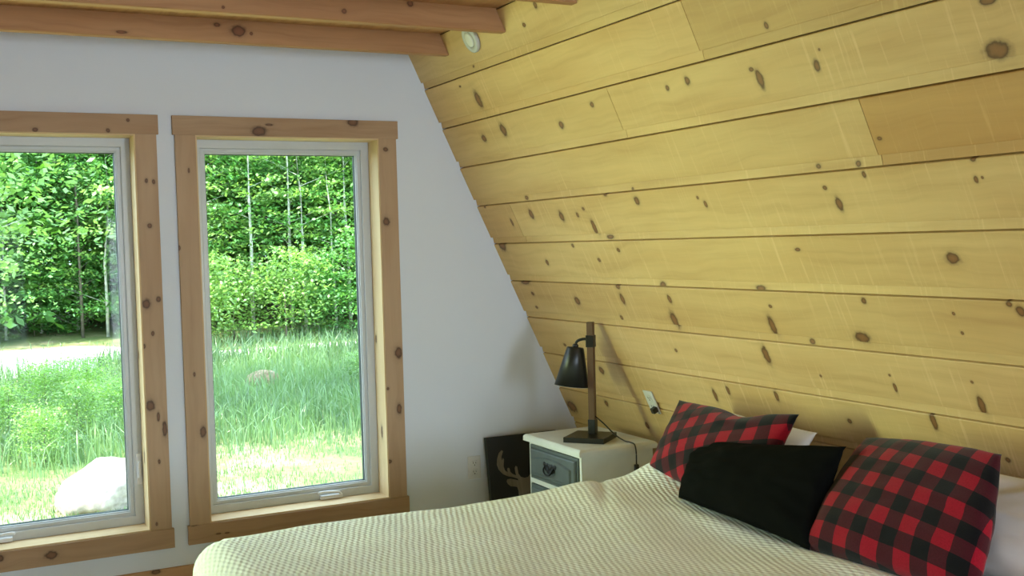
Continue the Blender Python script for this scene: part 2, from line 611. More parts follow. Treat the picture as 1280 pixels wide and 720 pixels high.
CAS = (0.43, 0.285, 0.165)
W_KNOTS = [
    dict(head=[(44, 162, 3.5, 2.6), (135, 163, 2.5, 2.5), (160, 150, 2, 2)], apron=[(64, 694, 8, 5), (0, 698, 5, 4)],
         right=[(183, 226, 2, 3), (192, 227, 2, 3), (187, 282, 3, 3), (183, 380, 5, 6), (198, 374, 3, 3.5), (188, 507, 5.5, 7), (198, 521, 2, 6), (206, 536, 3, 10), (199, 577, 1.6, 3), (196, 655, 1.4, 2.4), (191, 417, 2, 3), (180, 433, 2, 3)], left=[]),
    dict(head=[(324, 164, 9.5, 6), (441, 153, 6.5, 5), (336, 156, 5, 1.5)], apron=[(243, 656, 5, 1.6), (273, 667, 3, 1), (284, 666, 3, 1)],
         right=[(482, 187, 3, 2.8), (483, 277, 4.2, 5), (498, 441, 4.5, 7), (485, 486, 1.6, 2), (499, 511, 3, 7), (487, 577, 2.6, 2.4)],
         left=[(236, 213, 1.2, 3), (243, 468, 1.4, 3), (254, 540, 4, 7), (224, 310, 1.6, 3)]),
    dict(head=[(0, 0, 1, 1)], apron=[(0, 0, 1, 1)], left=[], right=[]),
]


def window(idx, x0, x1, lock_right, label):
    root = structure(empty('window_%d' % (idx + 1), (0, 0, 0)), label, 'window')
    kn = W_KNOTS[idx]
    CW = 0.088
    yf = WALL - 0.019
    mh = wood('casing_head_timber', CAS, X, Z, knots_on_y(kn['head'], yf - 0.003), seed=idx * 9 + 1, grain=0.16)
    ms = wood('casing_side_timber', (0.47, 0.32, 0.19), Z, X, [(b2, a, d, c) for (a, b2, c, d) in knots_on_y(kn['right'] + kn['left'], yf)], seed=idx * 9 + 2, grain=0.10)
    ma = wood('casing_apron_timber', CAS, X, Z, knots_on_y(kn['apron'], yf - 0.003), seed=idx * 9 + 3, grain=0.16)
    mj = wood('jamb_timber_upright', (0.68, 0.50, 0.27), Z, Y, [(0.6, 5.05, 0.03, 0.012), (1.05, 5.09, 0.02, 0.01)], seed=idx * 9 + 4, grain=0.08)
    mk = wood('jamb_timber_level', (0.68, 0.50, 0.28), X, Y, seed=idx * 9 + 5, grain=0.08)
    box('head_casing', (x0 - CW - 0.009, yf - 0.004, OZ1), (x1 + CW + 0.009, WALL, OZ1 + 0.084), mh, root, 0.002)
    box('side_casing', (x0 - CW, yf, OZ0 - 0.0005), (x0, WALL, OZ1), ms, root, 0.002)
    box('side_casing', (x1, yf, OZ0 - 0.0005), (x1 + CW, WALL, OZ1), ms, root, 0.002)
    box('apron_casing', (x0 - CW - 0.009, yf - 0.004, OZ0 - 0.086), (x1 + CW + 0.009, WALL, OZ0 - 0.0005), ma, root, 0.002)
    # timber jambs lining the opening, their front edge just showing inside the casing
    j = 0.006
    yj0, yj1 = yf + 0.004, WALL + 0.125
    box('jamb', (x0, yj0, OZ0), (x0 + j, yj1, OZ1), mj, root)
    box('jamb', (x1 - j, yj0, OZ0), (x1, yj1, OZ1), mj, root)
    box('jamb', (x0 + j, yj0, OZ1 - j), (x1 - j, yj1, OZ1), mk, root)
    box('stool', (x0 + j, yj0, OZ0), (x1 - j, yj1, OZ0 + j), mk, root)
    # white casement: outer frame, sash set back, beading, pane
    a0, a1, b0, b1 = x0 + 0.004, x1 - 0.004, OZ0 + 0.004, OZ1 - 0.004

    def ring(name, rx0, rx1, rz0, rz1, wd, y0, y1, mat, parent, bev):
        bm = bmesh.new()
        o_ = [(rx0, rz0), (rx1, rz0), (rx1, rz1), (rx0, rz1)]
        i_ = [(rx0 + wd, rz0 + wd), (rx1 - wd, rz0 + wd), (rx1 - wd, rz1 - wd), (rx0 + wd, rz1 - wd)]
        V = {}
        for nm, pts in (('o', o_), ('i', i_)):
            for k, (xx, zz) in enumerate(pts):
                for yn, yy in ((0, y0), (1, y1)):
                    V[nm, k, yn] = bm.verts.new((xx, yy, zz))
        for k in range(4):
            q = (k + 1) % 4
            bm.faces.new([V['o', k, 0], V['o', q, 0], V['i', q, 0], V['i', k, 0]])
            bm.faces.new([V['o', k, 1], V['i', k, 1], V['i', q, 1], V['o', q, 1]])
            bm.faces.new([V['i', k, 0], V['i', q, 0], V['i', q, 1], V['i', k, 1]])
            bm.faces.new([V['o', k, 0], V['o', k, 1], V['o', q, 1], V['o', q, 0]])
        bmesh.ops.recalc_face_normals(bm, faces=bm.faces)
        if bev:
            es = [e for e in bm.edges if all(abs(v_.co.y - y0) < 1e-6 for v_ in e.verts) and not any(
                (abs(e.verts[0].co.x - e.verts[1].co.x) > 1e-6 and abs(e.verts[0].co.z - e.verts[1].co.z) > 1e-6) for _ in (0,))]
            bmesh.ops.bevel(bm, geom=es, offset=bev, segments=2, profile=0.6, affect='EDGES')
        return from_bm(name, bm, mat, parent)
    frame = ring('frame', a0, a1, b0, b1, 0.041, WALL + 0.118, WALL + 0.185, vinyl, root, 0.004)
    sash = ring('sash', a0 + 0.041, a1 - 0.041, b0 + 0.041, b1 - 0.041, 0.018, WALL + 0.128, WALL + 0.176, vinyl, root, 0.003)
    ring('bead', a0 + 0.058, a1 - 0.058, b0 + 0.058, b1 - 0.058, 0.007, WALL + 0.136, WALL + 0.172, vinyl, sash, 0.003)
    ring('seal', a0 + 0.0645, a1 - 0.0645, b0 + 0.0645, b1 - 0.0645, 0.003, WALL + 0.146, WALL + 0.168, seal, sash, 0)
    box('pane', (a0 + 0.064, WALL + 0.154, b0 + 0.064), (a1 - 0.064, WALL + 0.158, b1 - 0.064), gm, root)
    # folding crank on the bottom member
    s = 1 if lock_right else -1
    cx = (x0 + 0.254) if lock_right else (x1 - 0.254)
    yw = WALL + 0.118
    zb = OZ0 + 0.02
    crank = box('crank_handle', (cx - 0.055, yw - 0.022, zb - 0.012), (cx + 0.055, yw, zb + 0.008), handle_white, root, 0.006, 3)
    pts = catmull([(cx - s * 0.05, yw - 0.012, zb + 0.004), (cx - s * 0.035, yw - 0.024, zb + 0.018), (cx, yw - 0.027, zb + 0.024), (cx + s * 0.05, yw - 0.026, zb + 0.027), (cx + s * 0.062, yw - 0.020, zb + 0.020)], 6)
    tube('lever_arm', pts, 0.006, handle_white, crank, 8)
    # sash lock on one upright
    lx = (x1 - 0.022) if lock_right else (x0 + 0.022)
    lock = box('sash_lock', (lx - 0.011, yw - 0.006, 0.47), (lx + 0.011, yw + 0.001, 0.61), handle_white, root, 0.005, 3)
    box('lock_lever', (lx - 0.006, yw - 0.018, 0.50), (lx + 0.006, yw - 0.005, 0.575), handle_white, lock, 0.004, 3)
    return root


window(0, *OPEN[0], True, 'tall pine-cased window whose pane shows the large white boulder')
window(1, *OPEN[1], False, 'tall pine-cased window nearer the nightstand and sloped wall')
window(2, *OPEN[2], True, 'tall pine-cased window on the far side from the bed')

# ------------------------------------------------------------------ electrical plates
plate_mat = plain('ivory_white_plastic', (0.72, 0.72, 0.70), 0.4, var=0.01)
slot_mat = plain('dark_slots', (0.03, 0.03, 0.03), 0.6)
black_plastic = plain('black_plastic', (0.012, 0.012, 0.012), 0.4)


def wall_outlet(name, Mx, label):
    root = empty(name)
    root.matrix_world = Mx
    o = box('cover_plate', (-0.035, -0.006, -0.058), (0.035, 0, 0.058), plate_mat, root, 0.003, 3)
    for s in (-1, 1):
        r = box('receptacle', (-0.017, -0.0085, s * 0.0215 - 0.014), (0.017, -0.004, s * 0.0215 + 0.014), plate_mat, root, 0.004, 3)
        for q, (dx, h) in enumerate(((-0.0065, 0.005), (0.0065, 0.004))):
            box('slot', (dx - 0.0012, -0.0092, s * 0.0215 + 0.003 - h), (dx + 0.0012, -0.008, s * 0.0215 + 0.003 + h), slot_mat, r)
        box('ground_hole', (-0.0025, -0.0092, s * 0.0215 - 0.0105), (0.0025, -0.008, s * 0.0215 - 0.0055), slot_mat, r)
    box('cover_screw', (-0.003, -0.0085, -0.003), (0.003, -0.005, 0.003), plate_mat, root, 0.001)
    return tag(root, label, 'outlet')


wall_outlet('wall_outlet', Matrix.Translation((2.3015, WALL, 0.3795)), 'white duplex outlet on the white gable wall beside the moose picture')
# the one on the planks above the bed
pc = slope_yt(815.5, 502)
p0 = Vector(slope_pt(pc[0] - 0.0, pc[1], -0.0005))
ex = Vector((0, -1, 0)); ez = -Vector(ST); ey = Vector(SN)
Mx = Matrix.Identity(4)
for i in range(3):
    Mx[i][0], Mx[i][1], Mx[i][2], Mx[i][3] = ex[i], ey[i], ez[i], p0[i]
so = wall_outlet('wall_outlet', Mx, 'white duplex outlet on the sloped pine planks above the bed')
# ------------------------------------------------------------------ small round light on the slope between the joists
dc = slope_yt(590.5, 48)
dm = Matrix.Identity(4)
p0 = Vector(slope_pt(dc[0], dc[1], 0.0))
for i in range(3):
    dm[i][0], dm[i][1], dm[i][2], dm[i][3] = ex[i], ez[i], -ey[i], p0[i]


def lathe(name, prof, mat, parent=None, n=32, smooth=True):
    verts, faces = [], []
    for (r, z) in prof:
        for k in range(n):
            a = 2 * PI * k / n
            verts.append((r * math.cos(a), r * math.sin(a), z))
    for i in range(len(prof) - 1):
        for k in range(n):
            faces.append([i * n + k, i * n + (k + 1) % n, (i + 1) * n + (k + 1) % n, (i + 1) * n + k])
    faces.append(list(range(n)))
    faces.append(list(range((len(prof) - 1) * n, len(prof) * n)))
    return from_faces(name, verts, faces, mat, parent, smooth)


puck = empty('puck_light')
puck.matrix_world = dm
tag(puck, 'round white surface light on the sloped planks between the joists', 'light fixture')
lathe('housing', [(0.057, 0.0), (0.060, 0.004), (0.060, 0.014), (0.055, 0.018), (0.038, 0.018), (0.036, 0.014)], vinyl, puck)
lathe('lens', [(0.034, 0.012), (0.033, 0.019), (0.024, 0.022), (0.010, 0.0235)], plate_mat, puck)

# ------------------------------------------------------------------ picture with a moose head, leaning on the gable wall
pic_dark = plain('charcoal_canvas', (0.018, 0.020, 0.020), 0.8, var=0.2, bscale=300)
pic_grey = wood('weathered_grey_print', (0.24, 0.215, 0.175), Z, X, grain=0.3, rough=0.85)
PX0, PX1, PH = 2.352, 2.75, 0.535
lean = math.atan2(0.075, PH)
pic = empty('moose_picture', (PX0, 4.880, 0.0))
pic.rotation_euler = (-lean, 0, 0)
tag(pic, 'dark canvas with a grey moose head leaning on the gable wall', 'picture')
box('canvas', (0, 0, 0.002), (PX1 - PX0, 0.028, PH), pic_dark, pic, 0.002)
bpy.context.view_layer.update()
pmi = (Matrix.Translation(pic.location) @ Matrix.Rotation(-lean, 4, 'X')).inverted()


def on_pic(zx, zy):
    """zoomed crop coordinates (720 px over 110 px from 570,530) to the canvas face"""
    px_, py_ = 570 + zx / 6.545, 530 + zy / 6.545
    d = Vector(ray(px_, py_))
    o = Vector((0, 0, EYE))
    a, b2 = pmi @ o, pmi.to_3x3() @ d
    t = -a.y / b2.y
    q = a + b2 * t
    return (q.x, q.z)


head = [(372, 214), (350, 238), (336, 285), (334, 335), (350, 375), (385, 410), (425, 428), (470, 436), (505, 447), (512, 462), (485, 455), (445, 447), (420, 452),
        (414, 470), (425, 492), (450, 510), (480, 512), (500, 515), (512, 545), (515, 590), (512, 700), (700, 700), (700, 450), (640, 415), (655, 350), (648, 300), (625, 320), (617, 350), (614, 400),
        (590, 432), (560, 440), (530, 432), (510, 405), (500, 350), (488, 342), (480, 360), (485, 395), (492, 420), (465, 410), (445, 392), (437, 362), (425, 357), (418, 368), (424, 395), (400, 380), (388, 345), (392, 290), (384, 278), (376, 300), (370, 270), (384, 222)]
v, f = [], []
add_prism(v, f, [on_pic(*p) for p in head], -0.0016, 0.0005)
from_faces('moose_print', v, f, pic_grey, pic)

# ------------------------------------------------------------------ nightstand
cream = plain('chalky_white_paint', (0.66, 0.67, 0.62), 0.6, var=0.05, bscale=14, bump=0.0004)
slate = plain('slate_grey_paint', (0.085, 0.105, 0.105), 0.38, var=0.12, bscale=20)
iron = plain('black_iron', (0.012, 0.012, 0.012), 0.45, metal=0.6)
NX, NY = 2.585, 4.332                   # middle of the piece on the floor
ns = empty('nightstand', (NX, NY, 0))
tag(ns, 'white nightstand with slate grey drawer and black bail pull', 'nightstand')
fx = 2.395 - NX                          # front of the carcass (faces -x)
bx = 2.765 - NX
ya, yb = 4.092 - NY, 4.572 - NY
TOPZ = 0.6
# top with an eased moulding
bm = bmesh.new()
add_box(bm, (fx - 0.022, ya - 0.022, TOPZ - 0.030), (bx + 0.012, yb + 0.022, TOPZ), 0.0)
es = [e for e in bm.edges if all(v_.co.z > TOPZ - 0.001 for v_ in e.verts)]
bmesh.ops.bevel(bm, geom=es, offset=0.011, segments=3, profile=0.35, affect='EDGES')
from_bm('top', bm, cream, ns)
box('side_panel', (fx, ya, 0.05), (bx, ya + 0.018, TOPZ - 0.03), cream, ns, 0.0015)
box('side_panel', (fx, yb - 0.018, 0.05), (bx, yb, TOPZ - 0.03), cream, ns, 0.0015)
box('back_panel', (bx - 0.01, ya + 0.018, 0.05), (bx, yb - 0.018, TOPZ - 0.03), cream, ns)
box('rail', (fx, ya + 0.018, 0.375), (fx + 0.02, yb - 0.018, 0.397), cream, ns, 0.0015)
box('rail', (fx, ya + 0.018, TOPZ - 0.042), (fx + 0.02, yb - 0.018, TOPZ - 0.03), cream, ns)
box('rail', (fx, ya + 0.018, 0.05), (fx + 0.02, yb - 0.018, 0.09), cream, ns, 0.0015)
box('shelf', (fx + 0.02, ya + 0.018, 0.372), (bx - 0.01, yb - 0.018, 0.384), cream, ns)
for dx in (fx, bx - 0.04):
    for dy in (ya, yb - 0.04):
        box('foot', (dx, dy, 0), (dx + 0.04, dy + 0.04, 0.05), cream, ns, 0.003)


def panel_front(name, z0, z1, arch):
    """raised and fielded front: stepped edge, arched raised field"""
    a, b2 = ya + 0.021, yb - 0.021
    d = box(name, (fx - 0.006, a, z0), (fx + 0.016, b2, z1), slate, ns, 0.0)
    bm = bmesh.new()
    add_box(bm, (fx - 0.018, a + 0.012, z0 + 0.012), (fx - 0.005, b2 - 0.012, z1 - 0.012), 0.0)
    es = [e for e in bm.edges if all(v_.co.x < fx - 0.017 for v_ in e.verts)]
    bmesh.ops.bevel(bm, geom=es, offset=0.009, segments=2, profile=0.4, affect='EDGES')
    from_bm('moulding', bm, slate, d)
    # raised field with an arched top edge
    m = 0.040
    ya_, yb_, za, zb = a + m, b2 - m, z0 + m * 0.75, z1 - m * 0.85
    pts = [(ya_, za), (yb_, za)]
    for k in range(17):
        t = k / 16
        yy = yb_ + (ya_ - yb_) * t
        pts.append((yy, zb - arch + arch * math.sin(PI * t) * 1.0))
    n = len(pts)
    cy_, cz_ = (ya_ + yb_) / 2, (za + zb) / 2
    verts = [(fx - 0.017, p[0], p[1]) for p in pts]
    inn = [(cy_ + (p[0] - cy_) * 0.95, cz_ + (p[1] - cz_) * 0.86) for p in pts]
    verts += [(fx - 0.026, p[0], p[1]) for p in inn]
    faces = [[i, (i + 1) % n, n + (i + 1) % n, n + i] for i in range(n)] + [list(range(n, 2 * n))]
    from_faces('raised_field', verts, faces, slate, d)
    return d


dr = panel_front('drawer', 0.400, 0.556, 0.022)
door = panel_front('door', 0.093, 0.372, 0.03)
# ornate bail pull: pierced back plate and swinging handle
cy, cz = 0.0, 0.480
bm = bmesh.new()
for (oy, oz, r) in ((-0.048, 0.012, 0.013), (-0.036, -0.006, 0.013), (-0.018, -0.012, 0.014), (0, 0.004, 0.017), (0.018, -0.012, 0.014), (0.036, -0.006, 0.013), (0.048, 0.012, 0.013), (0, -0.02, 0.012), (-0.02, 0.012, 0.011), (0.02, 0.012, 0.011), (-0.034, 0.012, 0.009), (0.034, 0.012, 0.009)):
    g = bmesh.ops.create_uvsphere(bm, u_segments=12, v_segments=8, radius=r)
    for v_ in g['verts']:
        v_.co = Vector((fx - 0.027 + v_.co.x * 0.28, cy + oy + v_.co.y, cz + oz + v_.co.z * 0.9))
pull = from_bm('pull_plate', bm, iron, dr, True)
pts = catmull([(fx - 0.030, cy - 0.040, cz + 0.004), (fx - 0.040, cy - 0.036, cz - 0.012), (fx - 0.042, cy - 0.016, cz - 0.028), (fx - 0.042, cy + 0.016, cz - 0.028), (fx - 0.040, cy + 0.036, cz - 0.012), (fx - 0.030, cy + 0.040, cz + 0.004)], 6)
tube('bail', pts, 0.0042, iron, dr, 8)
bm = bmesh.new()
g = bmesh.ops.create_uvsphere(bm, u_segments=12, v_segments=8, radius=0.012)
for v_ in g['verts']:
    v_.co += Vector((fx - 0.036, ya + 0.07, 0.25))
from_bm('knob', bm, iron, door, True)

# ------------------------------------------------------------------ lamp on the nightstand
lamp_wood = wood('walnut_stained_pole', (0.13, 0.075, 0.04), Z, X, grain=0.2, rough=0.5)
lamp_black = plain('satin_black_metal', (0.010, 0.011, 0.010), 0.35)
lamp_inside = plain('white_enamel', (0.75, 0.75, 0.72), 0.4)
PXL, PYL = 2.578, 4.295                 # pole foot
lz = math.radians(39.5)
lamp = empty('table_lamp', (PXL, PYL, TOPZ), lz)
tag(lamp, 'black cone-shaded lamp with square wooden pole on the nightstand', 'lamp')
box('base', (-0.133, -0.095, 0.0), (0.057, 0.095, 0.024), lamp_black, lamp, 0.003)
hp = 0.0145
box('pole', (-hp, -hp, 0.024), (hp, hp, 0.532), lamp_wood, lamp, 0.0015)
box('foot_socket', (-hp - 0.003, -hp - 0.003, 0.022), (hp + 0.003, hp + 0.003, 0.088), lamp_black, lamp, 0.002)
box('collar', (-hp - 0.004, -hp - 0.004, 0.418), (hp + 0.004, hp + 0.004, 0.472), lamp_black, lamp, 0.002)
# shade hangs off the collar, away from the bed
rinv = Matrix.Rotation(-lz, 3, 'Z')
off = rinv @ Vector((-0.046, 0.062, 0))
top = Vector((off.x, off.y, 0.410))
axis = (rinv @ Vector((-0.020, 0.004, -0.165))).normalized()
arm_pts = catmull([(0, 0, 0.450), Vector((off.x * 0.45, off.y * 0.45, 0.454)), Vector((off.x * 0.88, off.y * 0.88, 0.442)), top - axis * 0.004], 6)
tube('arm', arm_pts, 0.0065, lamp_black, lamp, 8)
sh = lathe('lamp_shade', [(0.002, 0.006), (0.037, 0.006), (0.040, 0.0), (0.080, -0.172), (0.0785, -0.172), (0.038, -0.004), (0.004, 0.0)], lamp_black, lamp, 40)
q = Vector((0, 0, -1)).rotation_difference(axis)
sh.location = top
sh.rotation_mode = 'QUATERNION'
sh.rotation_quaternion = q
li = lathe('shade_lining', [(0.006, -0.006), (0.0375, -0.006), (0.0782, -0.1715), (0.0795, -0.173), (0.0772, -0.1715), (0.0365, -0.008), (0.006, -0.0085)], lamp_inside, sh, 40)
bulb = lathe('bulb', [(0.008, -0.02), (0.013, -0.03), (0.013, -0.05), (0.026, -0.08), (0.030, -0.105), (0.024, -0.128), (0.008, -0.137)], lamp_inside, sh, 20)
lathe('shade_cap', [(0.014, 0.004), (0.014, 0.016), (0.008, 0.022)], lamp_black, sh, 16)

cordp = [(PXL + 0.004, PYL - 0.012, 0.705), (PXL + 0.03, PYL - 0.045, 0.672), (PXL + 0.055, PYL - 0.10, 0.626), (PXL + 0.068, PYL - 0.155, 0.6055), (PXL + 0.072, 4.10, 0.6045), (2.650, 4.062, 0.598), (2.653, 4.055, 0.56), (2.653, 4.056, 0.50), (2.655, 4.055, 0.38), (2.70, 4.03, 0.12), (2.78, 3.9, 0.008)]
Li = Matrix.Rotation(-lz, 4, 'Z') @ Matrix.Translation((-PXL, -PYL, -TOPZ))
cord = tube('cord', [Li @ p for p in catmull(cordp, 6)], 0.0032, black_plastic, lamp, 8)
sw = box('inline_switch', (2.644, 4.047, 0.470), (2.662, 4.064, 0.512), black_plastic, cord, 0.004, 3)
sw.data.transform(Li)
plug = box('plug', (0.012, -0.034, -0.042), (0.036, -0.0088, -0.016), black_plastic, lamp, 0.005, 3)
plug.data.transform(Li @ Mx)

# ------------------------------------------------------------------ bed
BX0, BX1 = 0.66, 2.80
BY0, BY1 = 1.74, 3.655
MZ = 0.515
sheet = plain('white_cotton_sheet', (0.74, 0.72, 0.69), 0.9, bump=0.004, bscale=9, var=0.02, spec=0.2)
bed_dark = wood('dark_bed_frame', (0.12, 0.07, 0.04), X, Z, rough=0.6)
bed = empty('bed', ((BX0 + BX1) / 2, (BY0 + BY1) / 2, 0))
tag(bed, 'wide bed with its head under the sloped pine wall', 'bed')
cx, cyb = (BX0 + BX1) / 2, (BY0 + BY1) / 2
hx, hy = (BX1 - BX0) / 2, (BY1 - BY0) / 2
box('mattress', (-hx + 0.03, -hy + 0.03, 0.27), (hx - 0.10, hy - 0.03, MZ), sheet, bed, 0.05, 4)
for s in (-1, 1):
    box('side_rail', (-hx + 0.04, s * (hy - 0.05) - 0.02, 0.17), (hx - 0.12, s * (hy - 0.05) + 0.02, 0.268), bed_dark, bed, 0.004)
    box('end_rail', (s * (hx - 0.09) - 0.02 - (0.04 if s > 0 else 0), -hy + 0.071, 0.17), (s * (hx - 0.09) + 0.02 - (0.04 if s > 0 else 0), hy - 0.071, 0.268), bed_dark, bed, 0.004)
    for s2 in (-1, 1):
        box('leg', (s2 * (hx - 0.15) - 0.03 - (0.05 if s2 > 0 else 0), s * (hy - 0.10) - 0.03, 0), (s2 * (hx - 0.15) + 0.03 - (0.05 if s2 > 0 else 0), s * (hy - 0.10) + 0.03, 0.17), bed_dark, bed, 0.004)

# coverlet: waffle-woven cotton, draped over the foot and both long sides
cm, cnt, cb = new_mat('cream_matelasse_weave')
tcn = N(cnt, 'ShaderNodeTexCoord')
sep = N(cnt, 'ShaderNodeSeparateXYZ')
cnt.links.new(tcn.outputs['UV'], sep.inputs[0])
cu_, cv_ = sep.outputs[0], sep.outputs[1]
wob = N(cnt, 'ShaderNodeTexNoise')
wob.inputs['Scale'].default_value = 9
cnt.links.new(tcn.outputs['UV'], wob.inputs['Vector'])
wv_n = math_node(cnt, 'MULTIPLY', wob.outputs['Fac'], 5.0)
la_ = math_node(cnt, 'ADD', math_node(cnt, 'MULTIPLY', cu_, 2 * PI / 0.018), wv_n)
lb_ = math_node(cnt, 'ADD', math_node(cnt, 'MULTIPLY', cv_, 2 * PI / 0.052), math_node(cnt, 'MULTIPLY', la_, 0.12))
hgt = math_node(cnt, 'MULTIPLY', math_node(cnt, 'SINE', la_), math_node(cnt, 'SINE', lb_))
bp = N(cnt, 'ShaderNodeBump')
bp.inputs['Strength'].default_value = 0.8
bp.inputs['Distance'].default_value = 0.0017
cnt.links.new(hgt, bp.inputs['Height'])
cnt.links.new(bp.outputs[0], cb.inputs['Normal'])
cno = N(cnt, 'ShaderNodeTexNoise')
cno.inputs['Scale'].default_value = 6
cnt.links.new(tcn.outputs['Object'], cno.inputs['Vector'])
cnt.links.new(ramp(cnt, cno.outputs['Fac'], [(0.3, (0.84, 0.88, 0.91)), (0.7, (0.89, 0.93, 0.96))]), cb.inputs['Base Color'])
cb.inputs['Roughness'].default_value = 0.9
cb.inputs['Specular IOR Level'].default_value = 0.2

CT = 0.560                                  # general height of the coverlet's top
R = 0.095                                    # soft rounded edges
HEM = 0.20                                  # how low the sides hang


def head_edge(yy):
    """where the coverlet ends below the pillows"""
    t = (yy - BY0) / (BY1 - BY0)
    return 2.40 + 0.012 * math.sin(t * 7) + 0.09 * max(0, min(1, (yy - 3.15) / 0.35)) ** 1.5


def roundover(s, lo, hi):
    """arc-length coordinate to (position, drop): flat between lo and hi, rounded, then down"""
    a = R * PI / 2
    if s < lo + R:
        e = (lo + R) - s
        if e < a:
            th = e / R
            return lo + R - R * math.sin(th), R * (1 - math.cos(th))
        return lo, R + (e - a)
    if s > hi - R:
        e = s - (hi - R)
        if e < a:
            th = e / R
            return hi - R + R * math.sin(th), R * (1 - math.cos(th))
        return hi, R + (e - a)
    return s, 0.0


def coverlet():
    drop = CT - HEM
    extra = (drop - R) + R * PI / 2 - R
    st = 0.0185
    ny = int((BY1 - BY0 + 2 * extra) / st)
    nx = int((2.45 - BX0 + extra) / st)
    verts, faces, uvs = [], [], []
    for i in range(nx + 1):
        for j in range(ny + 1):
            t = BY0 - extra + (BY1 - BY0 + 2 * extra) * j / ny
            yy, dy = roundover(t, BY0, BY1)
            he = head_edge(max(BY0, min(BY1, yy)))
            s = BX0 - extra + (he - BX0 + extra) * i / nx
            xx, dx = roundover(s, BX0, 99)
            # corner: the drop is shared, the cloth runs round the corner
            d = (dx ** 3 + dy ** 3) ** (1 / 3)
            if dx > 0 and dy > 0:
                # pull the square corner of the cloth to a rounded one
                k = min(dx, dy) / max(dx, dy)
                ins = 0.055 * k
                xx += ins
                yy += ins if yy < cyb else -ins
            d = min(d, drop + 0.002 * math.sin(s * 40))
            z = CT - d
            top_ = max(0.0, 1 - d / 0.12)
            # quilted softness, long shallow creases
            n1 = mnoise.noise(Vector((xx * 2.2, yy * 2.2, 0.3)))
            n2 = mnoise.noise(Vector((xx * 5.0 + 3, yy * 2.6, 2.1)))
            z += top_ * (0.013 * n1 + 0.007 * n2)
            # bulge over the pillow edge at the far head corner and ridge towards the pillows
            g = math.exp(-(((xx - 2.47) / 0.16) ** 2 + ((yy - 3.52) / 0.22) ** 2))
            z += top_ * 0.074 * g
            g2 = math.exp(-(((xx - 2.02 - (yy - 3.3) * 0.25) / 0.12) ** 2)) * max(0, min(1, (yy - 2.6) / 0.6))
            z += top_ * 0.016 * g2
            g3 = math.exp(-(((xx - 2.18) / 0.05) ** 2)) * max(0, min(1, (3.2 - yy) / 0.3))
            z += top_ * 0.014 * g3
            # crease running in from the far corner
            cr = abs((xx - 2.20) - (3.62 - yy) * -0.55)
            z -= top_ * 0.012 * math.exp(-(cr / 0.025) ** 2) * max(0, min(1, (yy - 3.1) / 0.3))
            # folds on the hanging sides
            hang = max(0, d - R) / drop
            wv_ = math.sin((s if dy > dx else t) * 21 + 1.3 * math.sin(s * 5))
            if dy >= dx and dy > 0:
                yy += (0.016 * wv_ + 0.01) * hang * (1 if yy > cyb else -1)
            if dx > dy:
                xx -= (0.016 * wv_ + 0.01) * hang
            verts.append((xx, yy, z))
            uvs.append((s, t))
    for i in range(nx):
        for j in range(ny):
            a = i * (ny + 1) + j
            faces.append([a, a + ny + 1, a + ny + 2, a + 1])
    root = Vector((cx, cyb, HEM))
    me = bpy.data.meshes.new('coverlet')
    me.from_pydata([tuple(Vector(p) - root) for p in verts], [], faces)
    me.update()
    ul = me.uv_layers.new(name='UVMap')
    for lp in me.loops:
        ul.data[lp.index].uv = uvs[lp.vertex_index]
    me.polygons.foreach_set('use_smooth', [True] * len(me.polygons))
    me.materials.append(cm)
    o = link(bpy.data.objects.new('coverlet', me))
    o.location = root
    so_ = o.modifiers.new('thickness', 'SOLIDIFY')
    so_.thickness = 0.012
    so_.offset = 1.0 if me.polygons[len(me.polygons) // 2].normal.z < 0 else -1.0
    return tag(o, 'cream textured cotton coverlet spread over the bed', 'coverlet')


coverlet()


# ------------------------------------------------------------------ pillows
def check_mat():
    m, nt, b = new_mat('red_black_buffalo_check')
    tc = N(nt, 'ShaderNodeTexCoord')
    sp = N(nt, 'ShaderNodeSeparateXYZ')
    nt.links.new(tc.outputs['UV'], sp.inputs[0])

    def stripe(o):
        fr_ = math_node(nt, 'FRACT', math_node(nt, 'ADD', o, 40.0))
        return math_node(nt, 'LESS_THAN', fr_, 0.5)
    a, c = stripe(sp.outputs[0]), stripe(sp.outputs[1])
    s = math_node(nt, 'ADD', a, c)
    half = math_node(nt, 'DIVIDE', s, 2.0)
    col = ramp(nt, half, [(0.0, (0.006, 0.006, 0.007)), (0.3, (0.062, 0.008, 0.013)), (0.8, (0.31, 0.007, 0.020))], 'CONSTANT')
    nz = N(nt, 'ShaderNodeTexNoise')
    nz.inputs['Scale'].default_value = 220
    nt.links.new(tc.outputs['Object'], nz.inputs['Vector'])
    col = mixc(nt, 'MULTIPLY', 0.5, col, ramp(nt, nz.outputs['Fac'], [(0.3, (0.7, 0.7, 0.7)), (0.7, (1.15, 1.15, 1.15))]))
    nt.links.new(col, b.inputs['Base Color'])
    b.inputs['Roughness'].default_value = 0.95
    b.inputs['Specular IOR Level'].default_value = 0.1
    b.inputs['Sheen Weight'].default_value = 0.15
    bp_ = N(nt, 'ShaderNodeBump')
    bp_.inputs['Strength'].default_value = 0.4
    bp_.inputs['Distance'].default_value = 0.001
    nt.links.new(nz.outputs['Fac'], bp_.inputs['Height'])
    nt.links.new(bp_.outputs[0], b.inputs['Normal'])
    return m


